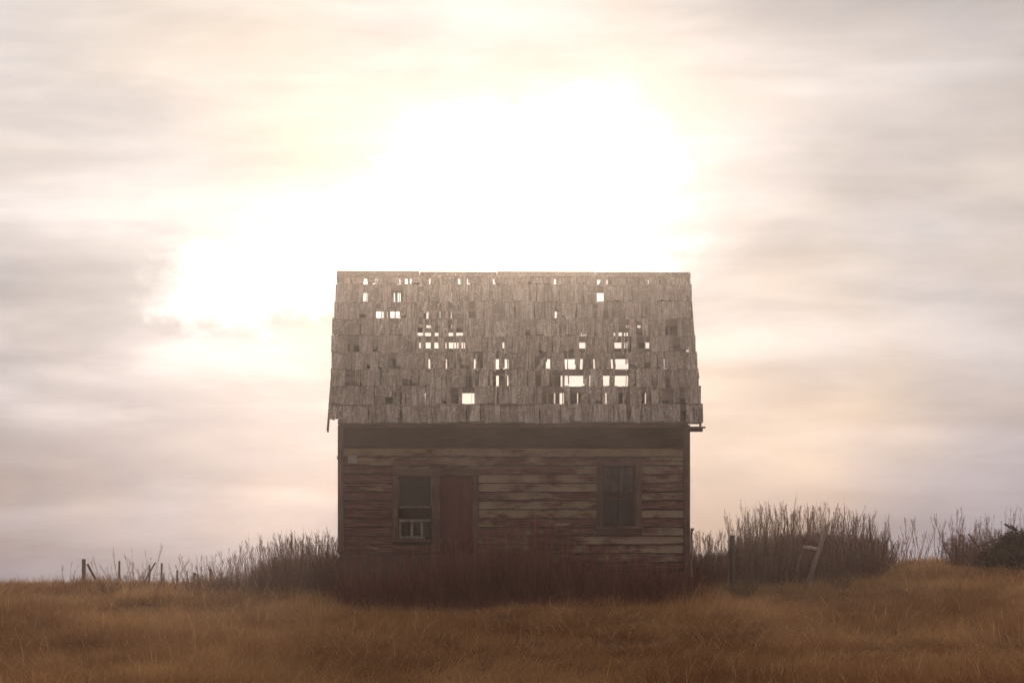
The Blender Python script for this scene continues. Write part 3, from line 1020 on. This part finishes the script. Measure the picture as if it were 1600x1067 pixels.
# left clump beside the house and its thin tail to the left
q = region(1900, 405, 545, 45.4, 49.5, lambda p: min(1, (p - 395) / 40))
weeds('tall_weeds', q, tops(q, [(400, 868), (430, 846), (470, 836), (500, 836), (530, 845), (545, 850)], .22), 'dense reddish dead weeds against the left corner of the house', patch=np.clip(rng.normal(.7, .3, len(q)), 0, 1.3))
q = region(620, 290, 425, 46.5, 53, lambda p: .25 + .75 * (p - 290) / 135)
weeds('tall_weeds', q, tops(q, [(290, 872), (340, 862), (380, 852), (425, 842)], .35), 'thinner dead weeds between the left fence posts and the dense clump')
q = region(175, 160, 300, 48, 55, lambda p: .8)
weeds('tall_weeds', q, tops(q, [(160, 876), (180, 858), (230, 846), (255, 860), (300, 866)], .40), 'sparse wispy dead weeds among the left fence posts')
q = region(26, 105, 140, 48, 54)
weeds('tall_weeds', q, tops(q, [(100, 880), (140, 868)], .35), 'few thin dead stalks left of the thick braced post')
# in front of the house
q = region(3500, 532, 1085, 43.0, 44.75, lambda p: 1.0 if p < 960 else max(.35, 1 - (p - 960) / 160))
weeds('tall_weeds', q, tops(q, [(530, 872), (600, 868), (680, 852), (740, 832), (800, 810), (850, 822), (900, 840), (960, 858), (1020, 868), (1085, 862)], .27), 'long bank of reddish dead weeds along the front of the house', spread=.09, patch=np.clip(rng.normal(-.1, .25, len(q)), -.6, 1))
q = region(900, 535, 1120, 40.8, 43.4, lambda p: .35 + .65 * float(hash_noise(p, 0, 1 / 38.0, 51)) ** 1.5)
weeds('tall_weeds', q, .16 + .42 * rng.random(len(q)) ** 1.3 * np.clip((q[:, 1] - 40.3) / 2.6, .25, 1), 'low scattered dead weeds fringing the bank in front of the house', spread=.16)
# right clump
q = region(2800, 1079, 1372, 47.0, 51.5, lambda p: .72 if p < 1152 else 1.0)
weeds('tall_weeds', q, tops(q, [(1079, 830), (1120, 830), (1150, 822), (1170, 806), (1200, 794), (1260, 795), (1300, 799), (1345, 803), (1362, 808), (1372, 824)], .25), 'tall dense dead weeds standing to the right of the house', patch=np.clip(rng.normal(1.0, .2, len(q)), 0, 1.3))
q = region(110, 1372, 1392, 48, 51)
weeds('tall_weeds', q, tops(q, [(1372, 822), (1385, 818), (1392, 845)], .22), 'narrow tuft of dead weeds just right of the tall dense clump')
q = region(230, 1486, 1532, 48.5, 51, lambda p: 1)
weeds('tall_weeds', q, tops(q, [(1486, 806), (1510, 800), (1525, 815), (1532, 830)], .28), 'dark tuft of tall weeds left of the brush heap')
q = region(210, 1528, 1640, 50, 53, lambda p: 1)
weeds('tall_weeds', q, tops(q, [(1528, 812), (1560, 798), (1600, 790), (1640, 790)], .2), 'thin dead stalks rising behind the brush heap at right edge')

# single stalks on the skyline between the clumps
for i in range(34):
    p = random.uniform(1390, 1488); Y = random.uniform(48.5, 51.5)
    x = X(p, Y); gz_ = float(ground_z(x, Y))
    ytop = random.choice((806, 812, 820, 828, 836, 845, 856, 862))
    h = Z(ytop, Y) - gz_
    tv, tf = TEMPL[i % len(TEMPL)]
    v = tv.copy(); v[:, 2] *= h; v[:, :2] *= 1.35; v[:, 0] += v[:, 2] * random.gauss(0, .06)
    o = link('weed_stalk', np_mesh('weed_stalk', v, tf, {'rnd': np.full(len(v), random.random()), 'patch': np.full(len(v), random.random())}), M_WEED)
    o.location = (x, Y, gz_ - .03)
    tag(o, 'single thin dead weed stalk on the bare skyline right of the dense weeds', 'weed', 'single weed stalks on the right skyline')


# ------------------------------------------------------------------ low bare shrubs in the grass
def shrub(px, py, Y, w, h, n, label):
    x = X(px, Y); gz_ = float(ground_z(x, Y))
    V, Fc = [], []; nv = 0
    def add(v, f):
        nonlocal nv
        V.append(v); Fc.append(f + nv); nv += len(v)
    for k in range(n):
        an = random.uniform(0, 6.283); le = random.uniform(.5, 1.0)
        a = np.array([random.gauss(0, .05), random.gauss(0, .05), -.03])
        tip = np.array([math.cos(an) * w * random.uniform(.2, 1) * le, math.sin(an) * w * .6 * le, h * le * random.uniform(.7, 1)])
        mid = a * .5 + tip * .5 + np.array([0, 0, .06 * h])
        add(*tube(a, mid, .006, .004)); add(*tube(mid, tip, .004, .0015))
        for j in range(5):
            c = mid + (tip - mid) * random.uniform(0, .9); dv = (tip - mid) * random.uniform(.25, .5) + np.array([random.gauss(0, .05), random.gauss(0, .05), .05])
            add(*tube(c, c + dv, .0025, .001))
    v = np.concatenate(V)
    o = link('shrub', np_mesh('shrub', v, np.concatenate(Fc), {'rnd': np.repeat(random.random(), len(v)), 'patch': np.repeat(.5, len(v))}), M_SHRUB)
    o.location = (x, Y, gz_)
    tag(o, label, 'shrub', 'low bare shrubs in the grass')

shrub(1160, 940, 43.0, .55, .46, 60, 'low bare twiggy shrub fanning out in grass right of the house corner')
shrub(1312, 915, 45.0, .35, .40, 26, 'small bare shrub in the grass just right of the leaning post')
shrub(170, 935, 47, .30, .36, 16, 'wispy little shrub in the grass below the far-left fence posts')


# ------------------------------------------------------------------ brush heap at the right edge
Yh = 49.0
hx, hz_ = X(1592, Yh), float(ground_z(X(1592, Yh), Yh))
heap = empty('brush_heap', (hx, Yh, hz_))
tag(heap, 'dark heap of brush and broken boards at the right edge', 'brush heap')
V, Fc = [], []; nv = 0
def heap_top(u):           # outline of the heap above its base, metres, u from its middle
    return float(np.interp(u, [-.95, -.78, -.55, -.35, -.2, .2, .8, 1.2], [.0, .36, .50, .68, .80, .86, .72, .0]))
for k in range(2600):
    u = random.uniform(-.93, 1.15); d = random.uniform(-.5, .5); t = heap_top(u) * (1 - (abs(d) / .62) ** 2)
    a = np.array([u, d, random.uniform(0, 1) ** .6 * t])
    an, L = random.uniform(0, 6.283), random.uniform(.05, .22)
    dz = random.gauss(0, .35) * L
    if a[2] + dz > t: dz = -abs(dz)
    b = a + np.array([math.cos(an) * L, math.sin(an) * L, dz])
    if abs(b[0]) > 1.1: continue
    v, f = tube(a, b, random.uniform(.006, .018), .005); V.append(v); Fc.append(f + nv); nv += len(v)
for k in range(2600):
    u = random.uniform(-.9, 1.15); d = random.uniform(-.5, .5); t = heap_top(u) * (1 - (abs(d) / .62) ** 2)
    a = np.array([u, d, random.uniform(0, 1) ** .5 * t]); s = random.uniform(.02, .06)
    v = a + rng.normal(0, s, (3, 3)); v[:, 2] = np.minimum(v[:, 2], max(t, .02) + .02)
    V.append(v); Fc.append(np.array([(0, 1, 2)]) + nv); nv += 3
for k in range(90):           # twigs poking out of the outline
    u = random.uniform(-.85, 1.0); t = heap_top(u); a = np.array([u, random.uniform(-.15, .15), t * .8])
    b = a + np.array([random.gauss(0, .16), random.gauss(0, .1), t * .2 + random.uniform(-.02, .16)])
    v, f = tube(a, b, .010, .004); V.append(v); Fc.append(f + nv); nv += len(v)
v = np.concatenate(V)
br = link('brush', np_mesh('brush', v, np.concatenate(Fc), {'rnd': rng.random(len(v)), 'patch': np.full(len(v), .5)}), M_HEAP, heap)
tag(br, kind='stuff')
core = MB()
us = np.linspace(-.80, 1.1, 12)
for i in range(11):
    a, b = us[i], us[i + 1]; ta, tb_ = heap_top(a) * .80, heap_top(b) * .80
    core.hexa([(a, -.30, -.1), (b, -.30, -.1), (b, .30, -.1), (a, .30, -.1), (a, -.12, ta), (b, -.12, tb_), (b, .12, tb_), (a, .12, ta)], random.random())
o = core.build('packed_core', M_HEAP, heap)
for (a, b), (c, d), r in (((1570, 818.5), (1590, 829), .022), ((1579, 820), (1592, 828), .018), ((1529, 853), (1560, 842), .022), ((1541, 858), (1556, 850), .016), ((1513, 834), (1534, 858), .016)):
    yy = Yh - .1
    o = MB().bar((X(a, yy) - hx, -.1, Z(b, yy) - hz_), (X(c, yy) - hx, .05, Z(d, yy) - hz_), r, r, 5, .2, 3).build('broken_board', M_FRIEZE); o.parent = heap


# ------------------------------------------------------------------ dry grass
def build_grass():
    n_cl = 36000
    # clumps thin out with distance
    Y = 21.5 + (64 - 21.5) * rng.random(n_cl * 3) ** 1.15
    Xx = (rng.random(n_cl * 3) * 2 - 1) * (Y * .212 + 2.2)
    pt = hash_noise(Xx, Y, .8, 5) * .6 + hash_noise(Xx, Y, 2.3, 6) * .4
    keep = rng.random(n_cl * 3) < (.45 + .55 * pt) * np.clip((Y * .212 + 2.2) / 14, .55, 1)
    inside = (Xx > XL + .1) & (Xx < XR - .1) & (Y > YW) & (Y < YB)
    keep &= ~inside
    Xx, Y, pt = Xx[keep][:n_cl], Y[keep][:n_cl], pt[keep][:n_cl]
    n_cl = len(Xx)
    nb = 15
    lean_dir = hash_noise(Xx, Y, .45, 9) * 9.0 + rng.normal(0, .5, n_cl)
    lodge = np.clip(hash_noise(Xx, Y, .6, 12) * 1.3 + .25, .25, 1.4)            # how far the clump lies down
    hgt = .13 + .17 * hash_noise(Xx, Y, .9, 15) + .08 * rng.random(n_cl)
    hgt *= np.where(rng.random(n_cl) < .05, 1.5, 1.0) * (.7 + .6 * hash_noise(Xx, Y, 1.7, 41))
    x = np.repeat(Xx, nb) + rng.normal(0, .07, n_cl * nb); y = np.repeat(Y, nb) + rng.normal(0, .07, n_cl * nb)
    N = len(x)
    ang = np.repeat(lean_dir, nb) + rng.normal(0, 1.1, N)
    ld = np.clip(np.repeat(lodge, nb) + rng.normal(0, .30, N), .03, 1.6)
    L = np.repeat(hgt, nb) * rng.uniform(.6, 1.5, N)
    z = ground_z(x, y) - .02
    w = rng.uniform(.0025, .0052, N) * np.clip(y / 32, .8, 1.5)
    pale = rng.random(N) < .025                                   # coarser bleached stems
    w = np.where(pale, w * 1.35, w); L = np.where(pale, L * 1.15, L)
    wa = rng.uniform(0, 6.283, N)
    wx_, wy_ = np.cos(wa) * w, np.sin(wa) * w * .5
    dx, dy = np.cos(ang), np.sin(ang) * .8
    def pnt(t):
        bend = ld * (t ** 1.6)
        hz = L * (t - .52 * np.minimum(ld, 1.4) * t * t)
        return x + dx * L * bend * .95, y + dy * L * bend * .95, z + hz
    rings = []
    for t, ww in ((0, 1.0), (.5, .8), (1.0, 0)):
        a, b, c = pnt(t)
        if ww > 0:
            rings.append(np.stack([a - wx_ * ww, b - wy_ * ww, c], 1)); rings.append(np.stack([a + wx_ * ww, b + wy_ * ww, c], 1))
        else:
            rings.append(np.stack([a, b, c], 1))
    V = np.stack(rings, 1).reshape(-1, 3)
    i = np.arange(N)[:, None] * 5
    Fc = np.concatenate([i + np.array([[0, 1, 3]]), i + np.array([[0, 3, 2]]), i + np.array([[2, 3, 4]])], 1).reshape(-1, 3)
    pc = np.clip(hash_noise(x, y * .7, .55, 21) * 1.0 + hash_noise(x, y * .7, 2.2, 22) * .8 - .40 + rng.normal(0, .12, N), 0, 1)
    r = np.clip(np.repeat(rng.random(n_cl), nb) * .5 + rng.random(N) * .5, 0, 1)
    pc = np.where(pale, 0, pc); r = np.where(pale, 1.2, r)
    me = np_mesh('grass', V, Fc, {'rnd': np.repeat(r, 5), 'patch': np.repeat(pc, 5)})
    o = link('grass', me, M_GRASS)
    tag(o, 'matted dry orange-brown prairie grass covering the foreground slope', None, None, 'stuff')
    print('grass blades', N)


build_grass()

# ------------------------------------------------------------------ the misty air
hb = MB().box(-116, 116, -66, 122, -6.5, 8.2)
haze = link('haze', hb.mesh('haze'))
hm, g, out = mat_new('haze_air')
pv = g.n.new('ShaderNodeVolumePrincipled')
pv.inputs['Color'].default_value = (.96, .79, .68, 1)
pv.inputs['Density'].default_value = .00095
pv.inputs['Anisotropy'].default_value = .925
g.l.new(pv.outputs[0], out.inputs['Volume'])
haze.data.materials.append(hm)
tag(haze, 'thin mist over the field', None, None, 'stuff')
